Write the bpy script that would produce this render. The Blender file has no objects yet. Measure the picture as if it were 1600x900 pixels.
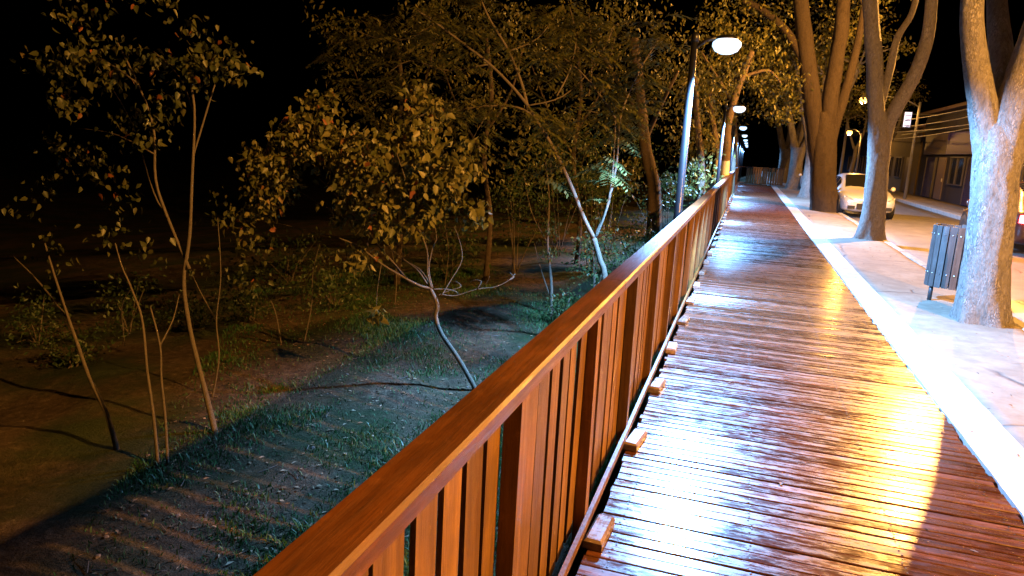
import bpy, math, random
import numpy as np
from mathutils import Vector, Matrix, noise
R = math.radians
scn = bpy.context.scene
col = scn.collection

# ------------------------------------------------------------------ camera
CAM_H, FPX = 1.73, 1100.0                      # eye height above the deck, focal length in photo pixels (1600 wide)
YAW, PITCH, ROLL = R(17.73), R(11.52), R(2.97)
fw = Vector((-math.sin(YAW)*math.cos(PITCH), math.cos(YAW)*math.cos(PITCH), -math.sin(PITCH)))
r0 = Vector((math.cos(YAW), math.sin(YAW), 0)); u0 = r0.cross(fw)
rt = r0*math.cos(ROLL) + u0*math.sin(ROLL); up = -r0*math.sin(ROLL) + u0*math.cos(ROLL)
cam_d = bpy.data.cameras.new('camera'); cam = bpy.data.objects.new('camera', cam_d); col.objects.link(cam)
cam.matrix_world = Matrix(((rt.x, up.x, -fw.x, 0), (rt.y, up.y, -fw.y, 0), (rt.z, up.z, -fw.z, CAM_H), (0, 0, 0, 1)))
cam_d.sensor_width = 36; cam_d.lens = FPX/1600*36; cam_d.clip_start = .05; cam_d.clip_end = 2000
scn.camera = cam
EYE = Vector((0, 0, CAM_H))
def ray(px, py): return fw + rt*((px-800)/FPX) - up*((py-450)/FPX)
def at(px, py, Y): d = ray(px, py); return EYE + d*(Y/d.y)          # photo pixel at the distance Y along the walk
def on_z(px, py, z): d = ray(px, py); return EYE + d*((z-CAM_H)/d.z)

# ------------------------------------------------------------------ night sky and exposure
w = bpy.data.worlds.new('World'); scn.world = w; w.use_nodes = True
nt = w.node_tree; bg = nt.nodes['Background']
sky = nt.nodes.new('ShaderNodeTexSky'); sky.sky_type = 'NISHITA'; sky.sun_disc = False
sky.sun_elevation = R(-6); sky.sun_rotation = R(200)
nt.links.new(sky.outputs[0], bg.inputs[0]); bg.inputs[1].default_value = .05
vs = scn.view_settings; vs.view_transform = 'Standard'; vs.look = 'None'; vs.gamma = 1; vs.exposure = 2.2; vs.use_curve_mapping = False
scn.cycles.use_denoising = True; scn.cycles.max_bounces = 6; scn.cycles.sample_clamp_indirect = 6
LED_W, LED_COL = 1450, (.20, .48, 1.0)
SOD_W, SOD_COL = 1650, (1.0, .45, .085)

# ------------------------------------------------------------------ helpers
def tag(o, label=None, cat=None, group=None, kind=None):
    for k, v in (('label', label), ('category', cat), ('group', group), ('kind', kind)):
        if v: o[k] = v
    return o
def empty(name, loc=(0, 0, 0), rz=0, label=None, cat=None, group=None, kind=None):
    o = bpy.data.objects.new(name, None); col.objects.link(o); o.location = loc; o.rotation_euler = (0, 0, rz)
    o.empty_display_size = .1
    return tag(o, label, cat, group, kind)
def link(name, me, parent=None, loc=None, rot=None):
    o = bpy.data.objects.new(name, me); col.objects.link(o)
    if parent: o.parent = parent
    if loc is not None: o.location = loc
    if rot is not None: o.rotation_euler = rot
    return o
def copy_tree(o, parent=None):
    c = o.copy(); col.objects.link(c); c.parent = parent
    for ch in list(o.children): copy_tree(ch, c)
    return c
class MB:
    def __init__(s): s.v = []; s.f = []
    def add(s, v, f):
        n = len(s.v); s.v += [tuple(p) for p in v]; s.f += [tuple(i+n for i in q) for q in f]; return s
    def box(s, c, d, rz=0, ch=0.0):
        x, y, z = (k/2 for k in d); M = Matrix.Rotation(rz, 3, 'Z'); c = Vector(c)
        if ch <= 0:
            P = [(-x,-y,-z),(x,-y,-z),(x,y,-z),(-x,y,-z),(-x,-y,z),(x,-y,z),(x,y,z),(-x,y,z)]
            Fc = [(0,3,2,1),(4,5,6,7),(0,1,5,4),(1,2,6,5),(2,3,7,6),(3,0,4,7)]
        else:   # box with its top edges chamfered
            P = [(-x,-y,-z),(x,-y,-z),(x,y,-z),(-x,y,-z),(-x,-y,z-ch),(x,-y,z-ch),(x,y,z-ch),(-x,y,z-ch),
                 (-x+ch,-y+ch,z),(x-ch,-y+ch,z),(x-ch,y-ch,z),(-x+ch,y-ch,z)]
            Fc = [(0,3,2,1),(8,9,10,11),(0,1,5,4),(1,2,6,5),(2,3,7,6),(3,0,4,7),(4,5,9,8),(5,6,10,9),(6,7,11,10),(7,4,8,11)]
        return s.add([c + M @ Vector(p) for p in P], Fc)
    def tube(s, pts, rad, n=8, jit=0, seed=0, cap=True):
        pts = [Vector(p) for p in pts]
        if not hasattr(rad, '__len__'): rad = [rad]*len(pts)
        rnd = random.Random(seed); V = []; Fc = []; ref = None
        for i, p in enumerate(pts):
            t = (pts[min(i+1, len(pts)-1)] - pts[max(i-1, 0)]).normalized()
            if ref is None:
                ref = Vector((1, 0, 0)) if abs(t.x) < .8 else Vector((0, 1, 0))
            a = (ref - t*ref.dot(t)).normalized(); ref = a; b = t.cross(a)
            for k in range(n):
                an = 2*math.pi*k/n; q = rad[i]*(1 + jit*rnd.uniform(-1, 1))
                V.append(p + (a*math.cos(an) + b*math.sin(an))*q)
        for i in range(len(pts)-1):
            for k in range(n):
                k2 = (k+1) % n; Fc.append((i*n+k, i*n+k2, (i+1)*n+k2, (i+1)*n+k))
        if cap:
            Fc.append(tuple(range(n-1, -1, -1))); Fc.append(tuple((len(pts)-1)*n+k for k in range(n)))
        return s.add(V, Fc)
    def lathe(s, prof, n=16, axis=(0, 0, 1), origin=(0, 0, 0)):   # prof: (radius, height)
        q = Vector((0, 0, 1)).rotation_difference(Vector(axis)); o = Vector(origin); V = []; Fc = []
        for r, h in prof:
            for k in range(n):
                a = 2*math.pi*k/n; V.append(o + q @ Vector((r*math.cos(a), r*math.sin(a), h)))
        for i in range(len(prof)-1):
            for k in range(n):
                k2 = (k+1) % n; Fc.append((i*n+k, i*n+k2, (i+1)*n+k2, (i+1)*n+k))
        Fc.append(tuple(range(n-1, -1, -1))); Fc.append(tuple((len(prof)-1)*n+k for k in range(n)))
        return s.add(V, Fc)
    def mesh(s, name, mat, smooth=False):
        me = bpy.data.meshes.new(name); me.from_pydata(s.v, [], s.f); me.materials.append(mat)
        if smooth: me.shade_smooth()
        return me
    def build(s, name, mat, parent=None, smooth=False, loc=None): return link(name, s.mesh(name, mat, smooth), parent, loc)
def arr_mesh(name, V, T, mat, smooth=False):          # numpy vertices (n,3) and triangles (m,3)
    me = bpy.data.meshes.new(name); V = np.asarray(V, np.float32); T = np.asarray(T, np.int32)
    me.vertices.add(len(V)); me.vertices.foreach_set('co', V.ravel())
    me.loops.add(T.size); me.loops.foreach_set('vertex_index', T.ravel())
    me.polygons.add(len(T)); me.polygons.foreach_set('loop_start', np.arange(0, T.size, 3, dtype=np.int32))
    me.materials.append(mat); me.update(calc_edges=True); me.validate()
    if smooth: me.shade_smooth()
    return me

# ------------------------------------------------------------------ materials
class N:
    def __init__(s, name):
        s.m = bpy.data.materials.new(name); s.m.use_nodes = True; s.t = s.m.node_tree
        s.b = s.t.nodes['Principled BSDF']; s.out = s.t.nodes['Material Output']
    def n(s, typ, **kw):
        o = s.t.nodes.new('ShaderNode'+typ)
        for k, v in kw.items(): setattr(o, k, v)
        return o
    def l(s, a, b): s.t.links.new(a, b)
    def coord(s, scale=(1, 1, 1), kind='Object', loc=None):
        tc = s.n('TexCoord'); mp = s.n('Mapping'); s.l(tc.outputs[kind], mp.inputs[0]); mp.inputs['Scale'].default_value = scale
        if loc is not None: s.l(loc, mp.inputs['Location'])
        return mp.outputs[0]
    def noise(s, vec, scale=5, detail=4, rough=.6):
        o = s.n('TexNoise'); s.l(vec, o.inputs['Vector']); o.inputs['Scale'].default_value = scale
        o.inputs['Detail'].default_value = detail; o.inputs['Roughness'].default_value = rough; return o.outputs['Fac']
    def ramp(s, fac, stops):
        o = s.n('ValToRGB'); e = o.color_ramp.elements
        while len(e) < len(stops): e.new(.5)
        for el, (p, c) in zip(e, stops): el.position = p; el.color = (*c, 1) if len(c) == 3 else c
        s.l(fac, o.inputs[0]); return o.outputs[0]
    def rng(s, fac, a, b, c, d):
        o = s.n('MapRange'); s.l(fac, o.inputs[0])
        for i, v in enumerate((a, b, c, d)): o.inputs[i+1].default_value = v
        return o.outputs[0]
    def mix(s, fac, a, b, typ='MIX'):
        o = s.n('Mix', data_type='RGBA', blend_type=typ)
        if hasattr(fac, 'is_linked'): s.l(fac, o.inputs[0])
        else: o.inputs[0].default_value = fac
        for k, v in ((6, a), (7, b)):
            if hasattr(v, 'is_linked'): s.l(v, o.inputs[k])
            else: o.inputs[k].default_value = (*v, 1)
        return o.outputs[2]
    def math(s, op, a, b):
        o = s.n('Math', operation=op)
        for k, v in ((0, a), (1, b)):
            if hasattr(v, 'is_linked'): s.l(v, o.inputs[k])
            else: o.inputs[k].default_value = v
        return o.outputs[0]
    def bump(s, h, strength=.3, dist=.01):
        o = s.n('Bump'); o.inputs['Strength'].default_value = strength; o.inputs['Distance'].default_value = dist
        s.l(h, o.inputs['Height']); s.l(o.outputs[0], s.b.inputs['Normal']); return o
    def set(s, **kw):
        for k, v in kw.items():
            i = s.b.inputs[k.replace('_', ' ')]
            if hasattr(v, 'is_linked'): s.l(v, i)
            else: i.default_value = (*v, 1) if isinstance(v, tuple) and len(v) == 3 else v
        return s
def plain(name, c, rough=.5, metal=0.0, var=.25, sc=6):
    k = N(name); f = k.noise(k.coord(), sc)
    k.set(Base_Color=k.mix(f, tuple(x*(1-var) for x in c), tuple(min(1, x*(1+var)) for x in c)), Roughness=rough, Metallic=metal)
    return k.m
def emit(name, c, s):
    k = N(name); k.set(Base_Color=(.8, .8, .8), Emission_Color=c, Emission_Strength=s); return k.m
def wood(name, dark, light, r0, r1, grain, wet=False):
    k = N(name); oi = k.n('ObjectInfo'); rnd = oi.outputs['Random']
    off = k.n('CombineXYZ')
    for i in range(3): k.l(k.math('MULTIPLY', rnd, 37.0+11*i), off.inputs[i])
    v = k.coord(grain, 'Object', off.outputs[0])
    g = k.noise(v, 1, 6, .65); v2 = k.coord((1.5, 1.5, 1.5), 'Object', off.outputs[0]); bl = k.noise(v2, 3, 3)
    c = k.ramp(g, [(.36, dark), (.64, light)])
    c = k.mix(k.rng(bl, .3, .7, 0, .55), c, tuple(x*.55 for x in dark))
    fi = k.noise(k.coord(tuple(q*3.5 for q in grain), 'Object', off.outputs[0]), 1.3, 5, .8)
    c = k.mix(k.rng(fi, .52, .68, 0, .6), c, tuple(x*.35 for x in dark))
    we = k.noise(k.coord((3, 3, 3), 'Object', off.outputs[0]), 5, 7, .75); c = k.mix(k.rng(we, .58, .74, 0, .35), c, tuple(min(1, x*1.6+.03) for x in light))
    hv = k.n('HueSaturation'); k.l(c, hv.inputs['Color']); k.l(k.rng(rnd, 0, 1, .62, 1.3), hv.inputs['Value'])
    ro = k.math('ADD', k.rng(k.noise(v, 2.2, 5, .7), .3, .7, r0, r1), k.rng(rnd, 0, 1, -.07, .10))
    if wet: ro = k.math('ADD', ro, k.rng(k.noise(k.coord((5, 16, 16), 'Object', off.outputs[0]), 1.6, 5, .7), .42, .62, -.05, .20))
    k.set(Base_Color=hv.outputs[0], Roughness=ro)
    if wet:
        k.set(Specular_IOR_Level=.5, Coat_Weight=.3, Coat_Roughness=.18)
        bn = k.math('ADD', k.math('MULTIPLY', g, .5), k.math('MULTIPLY', k.noise(k.coord((14, 14, 14), 'Object', off.outputs[0]), 3, 4), .5))
        k.bump(bn, .22, .004)
    else: k.bump(k.math('ADD', g, k.math('MULTIPLY', fi, .6)), .5, .004)
    return k.m
M = {}
M['deck'] = wood('wet_deck_wood', (.050, .016, .007), (.155, .052, .021), .13, .33, (2.2, 40, 40), wet=True)
M['rail'] = wood('rail_wood', (.10, .041, .006), (.215, .10, .015), .42, .68, (26, 26, 1.6))
M['cap'] = wood('cap_wood', (.085, .027, .006), (.185, .060, .013), .36, .58, (30, 1.8, 30))
M['block'] = wood('pale_wet_block', (.16, .10, .07), (.34, .24, .18), .18, .4, (30, 3, 30), wet=True)
M['joist'] = plain('joist_wood', (.03, .018, .012), .8)
def bark(name, dark, light, bumpd=.02, sc=3.0, white=None):
    k = N(name); v = k.coord((1, 1, .45)); a = k.noise(v, sc*2.2, 8, .7)
    vo = k.n('TexVoronoi'); k.l(k.coord((1, 1, .6)), vo.inputs['Vector']); vo.inputs['Scale'].default_value = sc*3.5
    c = k.ramp(a, [(.3, dark), (.55, tuple((x+y)/2 for x, y in zip(dark, light))), (.72, light)])
    k.set(Base_Color=c, Roughness=.9, Specular_IOR_Level=.2)
    fine = k.noise(v, sc*11, 6, .75); c = k.mix(k.rng(fine, .45, .7, 0, .6), c, tuple(x*.45 for x in dark))
    wv = k.n('Mix', data_type='VECTOR'); wv.inputs[0].default_value = .30; vs_ = k.coord((1, 1, .4)); k.l(vs_, wv.inputs[4])
    nc = k.n('TexNoise'); k.l(vs_, nc.inputs['Vector']); nc.inputs['Scale'].default_value = sc*4; nc.inputs['Detail'].default_value = 5; k.l(nc.outputs['Color'], wv.inputs[5])
    ve = k.n('TexVoronoi', feature='DISTANCE_TO_EDGE'); k.l(wv.outputs[1], ve.inputs['Vector']); ve.inputs['Scale'].default_value = sc*9
    cr = k.math('MULTIPLY', k.rng(ve.outputs['Distance'], .0, .16, 1, 0), k.rng(a, .45, .62, 0, 1)); c = k.mix(k.math('MULTIPLY', cr, .5), c, tuple(x*.4 for x in dark))
    if white:
        geo = k.n('NewGeometry'); sp = k.n('SeparateXYZ'); k.l(geo.outputs['Position'], sp.inputs[0])
        f = k.rng(k.math('ADD', sp.outputs[2], k.rng(a, 0, 1, -.05, .05)), white-.02, white+.02, 1, 0)
        c = k.mix(f, c, (.75, .75, .72))
    k.set(Base_Color=c)
    h = k.math('SUBTRACT', k.math('ADD', k.math('MULTIPLY', a, .7), k.math('MULTIPLY', fine, .5)), k.math('MULTIPLY', cr, .35)); k.bump(h, 1.0, bumpd)
    return k.m
M['bark'] = bark('street_tree_bark', (.10, .085, .07), (.42, .38, .34), .05)
M['bark_mid'] = bark('mid_street_bark', (.045, .036, .028), (.165, .135, .105), .05)
M['bark_shaded'] = bark('shaded_street_bark', (.026, .019, .014), (.088, .062, .043), .05)  # street tree bark with shade put into its colour, for the unlit third trunk
M['bark_thin'] = bark('slender_bark', (.09, .07, .05), (.26, .21, .155), .006, 9)
M['bark_dark'] = bark('dark_bark', (.07, .05, .035), (.20, .14, .09), .02, 4)
M['bark_lime'] = bark('limed_bark', (.09, .065, .045), (.24, .17, .11), .02, 4, white=1.55)
def leaf(name, cols, trans=.3, rough=.45):
    k = N(name); g = k.n('NewGeometry'); c = k.ramp(g.outputs['Random Per Island'], cols)
    k.set(Base_Color=c, Roughness=rough, Specular_IOR_Level=.4)
    tr = k.n('BsdfTranslucent'); k.l(c, tr.inputs[0]); ms = k.n('MixShader'); ms.inputs[0].default_value = trans
    k.l(k.b.outputs[0], ms.inputs[1]); k.l(tr.outputs[0], ms.inputs[2]); k.l(ms.outputs[0], k.out.inputs[0]); return k.m
M['leaf_broad'] = leaf('broad_leaf', [(0, (.07, .08, .02)), (.5, (.15, .14, .038)), (.965, (.25, .21, .07)), (.985, (.28, .09, .03))])
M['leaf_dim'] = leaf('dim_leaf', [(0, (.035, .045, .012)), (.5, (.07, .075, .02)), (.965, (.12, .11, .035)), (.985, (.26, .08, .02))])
M['leaf_frond'] = leaf('frond_leaf', [(0, (.07, .085, .024)), (.6, (.13, .13, .036)), (1, (.20, .17, .06))])
M['leaf_bush'] = leaf('bush_leaf', [(0, (.03, .06, .018)), (.6, (.055, .09, .026)), (1, (.10, .115, .035))])
M['leaf_tree'] = leaf('tree_leaf', [(0, (.06, .065, .015)), (.6, (.12, .115, .024)), (1, (.20, .16, .035))])
M['grass'] = leaf('grass_blade', [(0, (.018, .075, .022)), (.6, (.035, .12, .03)), (1, (.09, .13, .04))], .2, .5)
M['litter'] = leaf('leaf_litter', [(0, (.10, .055, .025)), (.6, (.20, .12, .06)), (1, (.34, .26, .16))], .05, .7)
def soil():
    k = N('soil'); v = k.coord((1, 1, 1)); a = k.noise(v, .55, 5, .6); b = k.noise(v, 9, 8, .75); c0 = k.noise(v, 40, 4, .7)
    c = k.ramp(b, [(.3, (.035, .024, .015)), (.55, (.10, .068, .042)), (.75, (.22, .16, .105))])
    c = k.mix(k.rng(a, .42, .58, 0, .8), c, (.022, .042, .014))
    k.set(Base_Color=c, Roughness=.95, Specular_IOR_Level=.15)
    k.bump(k.math('ADD', b, k.math('MULTIPLY', c0, .4)), 1.0, .05); return k.m
M['soil'] = soil()
def concrete(name, c, stain, sc=1.0, bumpd=.006, rough=.85, crack=True, spots=.0):
    k = N(name); v = k.coord((1, 1, 1)); a = k.noise(v, 1.3*sc, 6, .65); b = k.noise(v, 45*sc, 5, .7); m = k.noise(v, 6*sc, 6, .7)
    cc = k.mix(k.rng(a, .35, .65, 0, .8), c, stain); cc = k.mix(k.rng(m, .4, .72, 0, .55), cc, tuple(x*.6 for x in stain))
    h = k.math('ADD', k.math('MULTIPLY', b, .5), m)
    if crack:
        wv = k.n('Mix', data_type='VECTOR'); wv.inputs[0].default_value = .12; k.l(v, wv.inputs[4])
        nc = k.n('TexNoise'); k.l(v, nc.inputs['Vector']); nc.inputs['Scale'].default_value = 2.5; k.l(nc.outputs['Color'], wv.inputs[5])
        vo = k.n('TexVoronoi', feature='DISTANCE_TO_EDGE'); k.l(wv.outputs[1], vo.inputs['Vector']); vo.inputs['Scale'].default_value = .55
        cr = k.rng(vo.outputs['Distance'], 0, .012, 1, 0)
        cr = k.math('MULTIPLY', cr, k.rng(k.noise(v, .8, 3), .48, .56, 0, 1))
        cc = k.mix(cr, cc, (.06, .05, .045)); h = k.math('SUBTRACT', h, k.math('MULTIPLY', cr, 2.0))
    k.set(Base_Color=cc, Roughness=rough); k.bump(h, .5, bumpd); return k.m
M['concrete'] = concrete('strip_concrete', (.55, .53, .50), (.36, .33, .30), 1.6, .006, crack=False)
M['pavement'] = concrete('old_pavement', (.27, .225, .17), (.17, .13, .09), .8, .012)
M['asphalt'] = concrete('worn_asphalt', (.21, .195, .18), (.14, .13, .12), .7, .012, .42)
M['kerbstone'] = concrete('kerb_concrete', (.42, .40, .37), (.26, .24, .21), 2, .008, crack=False)
M['joist_stone'] = plain('dusty_stone', (.13, .10, .08), .9)
M['pole'] = plain('dark_pole_paint', (.010, .010, .012), .35, .2)
M['led'] = emit('led_diffuser', (.44, .68, 1.0), .48)
M['sodium'] = emit('sodium_bulb', (1.0, .42, .06), 2.5)
M['galv'] = plain('galvanised_steel', (.30, .30, .30), .5, .6)
M['slat'] = wood('bin_slat_wood', (.045, .036, .032), (.10, .085, .078), .5, .7, (30, 30, 2))
M['metal_dark'] = plain('dark_metal', (.08, .08, .085), .45, .7)
M['bolt'] = plain('bolt_steel', (.6, .6, .6), .3, 1.0)

# ------------------------------------------------------------------ setting: ground, boardwalk, pavement, road
def gz(x, y):
    if x > 1.2: return -.36
    if x > -.7: return -.95 + (x+.7)/1.9*.59
    d = -x-.7
    z = -.95 - .045*d - .02*max(0, d-4)**1.4
    n = noise.noise(Vector((x*.7, y*.7, 3))) * .09 + noise.noise(Vector((x*2.3, y*2.3, 9))) * .035
    return max(z, -5) + n*min(1, d*1.5)
def make_ground():
    xs = sorted(set([-400, -150, -70, -40, -28, -20] + list(np.round(np.arange(-16, -8, .5), 3)) + list(np.round(np.arange(-8, -.7, .12), 3)) + [-.7, -.3, .2, .7, 1.2, 4, 8, 20, 60, 150, 400]))
    ys = sorted(set([-400, -100, -30, -10, -4, 0] + list(np.round(np.arange(.5, 18, .12), 3)) + list(np.round(np.arange(18, 50, .8), 3)) + [60, 80, 120, 200, 400, 900]))
    V = [(x, y, gz(x, y)) for y in ys for x in xs]; nx = len(xs); Fc = []
    for j in range(len(ys)-1):
        for i in range(nx-1): Fc.append((j*nx+i, j*nx+i+1, (j+1)*nx+i+1, (j+1)*nx+i))
    me = bpy.data.meshes.new('ground'); me.from_pydata(V, [], Fc); me.materials.append(M['soil']); me.shade_smooth()
    tag(link('ground', me), kind='structure')
make_ground()
END = 48.0
def make_deck():
    root = empty('boardwalk', (0, 0, 0), kind='structure'); rnd = random.Random(4)
    P = .0775; Wb = .0702; y = .55; ms = []
    def board_mesh(i):
        m = MB(); L = 2.0 + rnd.uniform(-.008, .008); n = 5; V = []; Fc = []; hw = Wb/2 + rnd.uniform(-.0035, .002); ch = .004; z0 = -.028
        bow = [rnd.uniform(-.0012, .0012) for _ in range(n)]
        prof = [(-hw, z0), (-hw, -ch), (-hw+ch, 0), (hw-ch, 0), (hw, -ch), (hw, z0)]
        for k in range(n):
            for (a, b) in prof: V.append((-L/2 + L*k/(n-1), a + bow[k], b))
        for k in range(n-1):
            for j in range(6):
                j2 = (j+1) % 6; Fc.append((k*6+j, k*6+j2, (k+1)*6+j2, (k+1)*6+j))
        Fc.append((0, 1, 2, 3, 4, 5)); Fc.append(tuple((n-1)*6+j for j in range(5, -1, -1)))
        m.add(V, [tuple(reversed(f)) for f in Fc]); return m
    mbs = [board_mesh(i) for i in range(8)]; meshes = [m.mesh('board', M['deck']) for m in mbs]
    far = MB(); n = 0
    while y < END:
        k = rnd.randrange(8); loc = Vector((.515 + rnd.uniform(-.012, .012), y + rnd.uniform(-.0025, .0025), rnd.uniform(-.0025, .0015)))
        rot = (rnd.gauss(0, .014), rnd.gauss(0, .0008), rnd.gauss(0, .0008))
        if n < 300: link('board', meshes[k], root, loc, rot)
        else:
            Q = Matrix.Rotation(rot[0], 3, 'X'); far.add([loc + Q @ Vector(v) for v in mbs[k].v], mbs[k].f)
        y += P; n += 1
    tag(far.build('far_boards', M['deck'], root), kind='stuff')
    nails = MB(); rn = random.Random(9); yn = .55
    while yn < 9:
        for x in (-.38, .2, .85, 1.42):
            for dy in (-.018, .018): nails.lathe([(.0052, 0), (.0045, .0012), (.001, .0016)], 6, (0, 0, 1), (x+rn.uniform(-.01, .01), yn+dy+rn.uniform(-.004, .004), .0004))
        yn += P
    tag(nails.build('nail_heads', M['metal_dark'], root), kind='stuff')
    for x in (-.38, .2, .85, 1.42):
        MB().box((x, END/2, -.115), (.07, END-.6, .165)).build('joist', M['joist'], root)
    for i in range(24):
        MB().box((.5, 1+i*2.0, -.275), (2.0, .12, .15)).build('bearer', M['joist'], root)
make_deck()

def slab(name, x0, x1, y0, y1, ztop, th, mat, nx=2, ny=40, jit=0, seed=0, edge=0):
    rnd = random.Random(seed); V = []; Fc = []
    for j in range(ny+1):
        for i in range(nx+1):
            e = (rnd.uniform(-edge, edge) if i in (0, nx) else 0)
            V.append((x0+(x1-x0)*i/nx+e, y0+(y1-y0)*j/ny, ztop + noise.noise(Vector(((x0+(x1-x0)*i/nx)*.9, (y0+(y1-y0)*j/ny)*.9, seed)))*jit))
    for j in range(ny):
        for i in range(nx): a = j*(nx+1)+i; Fc.append((a, a+1, a+nx+2, a+nx+1))
    b = len(V); V += [(x0, y0, ztop-th), (x1, y0, ztop-th), (x1, y1, ztop-th), (x0, y1, ztop-th)]; Fc.append((b+3, b+2, b+1, b))
    for j in range(ny):
        a = j*(nx+1); c = a+nx
        V += [(x0, y0+(y1-y0)*j/ny, ztop-th), (x0, y0+(y1-y0)*(j+1)/ny, ztop-th), (x1, y0+(y1-y0)*j/ny, ztop-th), (x1, y0+(y1-y0)*(j+1)/ny, ztop-th)]
        q = len(V)-4; Fc += [(q, a, a+nx+1, q+1), (c, q+2, q+3, c+nx+1)]
    m = MB(); m.v = V; m.f = Fc
    return tag(m.build(name, mat, None, True), kind='structure')
slab('concrete_strip', 1.535, 1.86, -6, 95, .004, .3, M['concrete'], 2, 500, .004, 3, .003).data.shade_flat()
slab('sidewalk', 1.864, 3.12, -6, 95, -.012, .3, M['pavement'], 10, 500, .022, 5, 0)
slab('road', 3.27, 7.5, -60, 420, -.125, .2, M['asphalt'], 6, 60, .01, 6)
slab('far_sidewalk', 7.7, 9.6, -60, 420, .0, .3, M['pavement'], 4, 80, .01, 8)
kb = empty('kerb', (0, 0, 0), kind='structure')
rk = random.Random(8); km = [MB().box((0, 0, 0), (.145, .985, .32), 0, .018).mesh('kerb_stone', M['kerbstone']) for _ in range(1)]
for i in range(100): link('kerb_stone', km[0], kb, (3.195+rk.uniform(-.008, .008), -4.5+i*1.0, -.155+rk.uniform(-.01, .006)), (0, rk.uniform(-.02, .02), rk.uniform(-.006, .006)))
kb2 = empty('far_kerb', (0, 0, 0), kind='structure')
for i in range(100): link('kerb_stone', km[0], kb2, (7.6, -4.5+i*1.0, -.15), (0, 0, 0))

# ------------------------------------------------------------------ railing
def make_railing(name, loc, rz, y0, npan, label, parts=True, seed=1):
    root = empty(name, loc, rz, label, 'railing'); rnd = random.Random(seed); PS = 1.1
    pm = [MB().box((0, 0, 0), (.014, wd, 1.02)).mesh('picket', M['rail']) for wd in (.113, .119, .125, .131)]; pw = (.113, .119, .125, .131)
    postm = MB().box((0, 0, 0), (.052, .072, 1.13)).mesh('post', M['rail'])
    blk = MB(); blk.box((0, 0, 0), (.085, .25, .046), 0, .012); blkm = blk.mesh('foot_block', M['block'])
    far = MB(); cnt = 0
    for i in range(npan+1):
        yp = y0 + i*PS
        link('post', postm, root, (-.549+rnd.uniform(-.004, .004), yp, .515), (rnd.uniform(-.006, .006), rnd.uniform(-.01, .01), 0))
        link('foot_block', blkm, root, (-.462+rnd.uniform(-.01, .006), yp+rnd.uniform(-.02, .03), .025), (0, 0, rnd.uniform(-.12, .06)))
        if i == npan: break
        for q in range(7):
            k = rnd.randrange(4); y = yp + .10 + q*.150 + rnd.uniform(-.006, .006); x = -.583 + rnd.uniform(-.005, .004)
            if cnt < 300 and parts: link('picket', pm[k], root, (x, y, .535+rnd.uniform(-.006, .004)), (0, rnd.uniform(-.006, .006), rnd.uniform(-.05, .05)))
            else: far.box((x, y, .535), (.014, pw[k], 1.02))
            cnt += 1
    if far.v: tag(far.build('far_pickets', M['rail'], root), kind='stuff')
    LY = npan*PS; s = 0; seg = 3.3
    ya = y0 - .6
    while ya < y0 + LY + .05:
        yb = min(ya + seg, y0 + LY + .06); L = yb - ya - .004
        m = MB(); n = 8; V = []; Fc = []; ch = .009; x0, x1, z0, z1 = -.625, -.508, 1.052, 1.10
        prof = [(x0, z0), (x1, z0), (x1, z1-ch), (x1-ch, z1), (x0+ch, z1), (x0, z1-ch)]
        for k in range(n+1):
            yy = ya + L*k/n; dx = noise.noise(Vector((yy*.5, 1.7, seed)))*.006; dz = noise.noise(Vector((yy*.6, 5.7, seed)))*.004
            for (a, b) in prof: V.append((a+dx, yy, b+dz))
        for k in range(n):
            for j in range(6): j2 = (j+1) % 6; Fc.append((k*6+j, k*6+j2, (k+1)*6+j2, (k+1)*6+j))
        Fc.append((5, 4, 3, 2, 1, 0)); Fc.append(tuple(n*6+j for j in range(6)))
        m.add(V, Fc); m.build('handrail', M['cap'], root)
        MB().box((-.512, (ya+yb)/2, .085), (.02, L, .042)).build('bottom_rail', M['rail'], root)
        ya = yb; s += 1
    return root
make_railing('railing', (0, 0, 0), 0, .72, 43, 'long brown wooden railing of upright boards running along the left edge of the wet boardwalk')
make_railing('railing', (0, 47.9, 0), -math.pi/2, 0.0, 2, 'short brown wooden railing closing the far end of the boardwalk', False, 7)

# ------------------------------------------------------------------ lamps
def spot(parent, loc, watts, c, size, rad, blend=.6, rot=(0, 0, 0)):
    d = bpy.data.lights.new('lamp_light', 'SPOT'); d.energy = watts; d.color = c; d.spot_size = size; d.spot_blend = blend; d.shadow_soft_size = rad
    o = bpy.data.objects.new('lamp_light', d); col.objects.link(o); o.parent = parent; o.location = loc; o.rotation_euler = rot; return o
def make_led(y, label, light=1.0, x=-.70):
    g = gz(x, y); root = empty('boardwalk_lamp', (x, y, g), 0, label, 'lamp post', 'white lamps along the boardwalk'); H = 2.95-g
    MB().tube([(0, 0, -.1), (0, 0, 1.2), (0, 0, H-.02)], [.052, .048, .036], 14).build('pole', M['pole'], root, True)
    MB().lathe([(.0, H-.02), (.045, H-.02), (.045, H+.05), (.02, H+.08), (0, H+.08)], 12).build('finial', M['pole'], root, True)
    MB().tube([(0, 0, H-.09), (.12, 0, H-.0), (.27, 0, H+.035)], [.02, .018, .018], 8).build('arm', M['pole'], root, True)
    hd = MB().lathe([(.02, .075), (.07, .068), (.11, .045), (.118, .03), (.11, .02)], 20, (0, 0, 1), (.34, 0, H-.02)).build('lamp_head', M['pole'], root, True)
    MB().lathe([(.11, .045), (.15, .01), (.152, -.03), (.12, -.08), (.06, -.108), (.005, -.115)], 20, (0, 0, 1), (.34, 0, H-.035)).build('diffuser', M['led'], hd, True)
    MB().lathe([(.0, 0), (.13, 0), (.13, .02), (.06, .04), (.05, .1), (.0, .1)], 12, (0, 0, 1), (0, 0, 0)).build('base_flange', M['pole'], root)
    spot(root, (.34, 0, H-.26), LED_W*light, LED_COL, R(148), .09, .38, (0, R(-17), 0))
    return root
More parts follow.
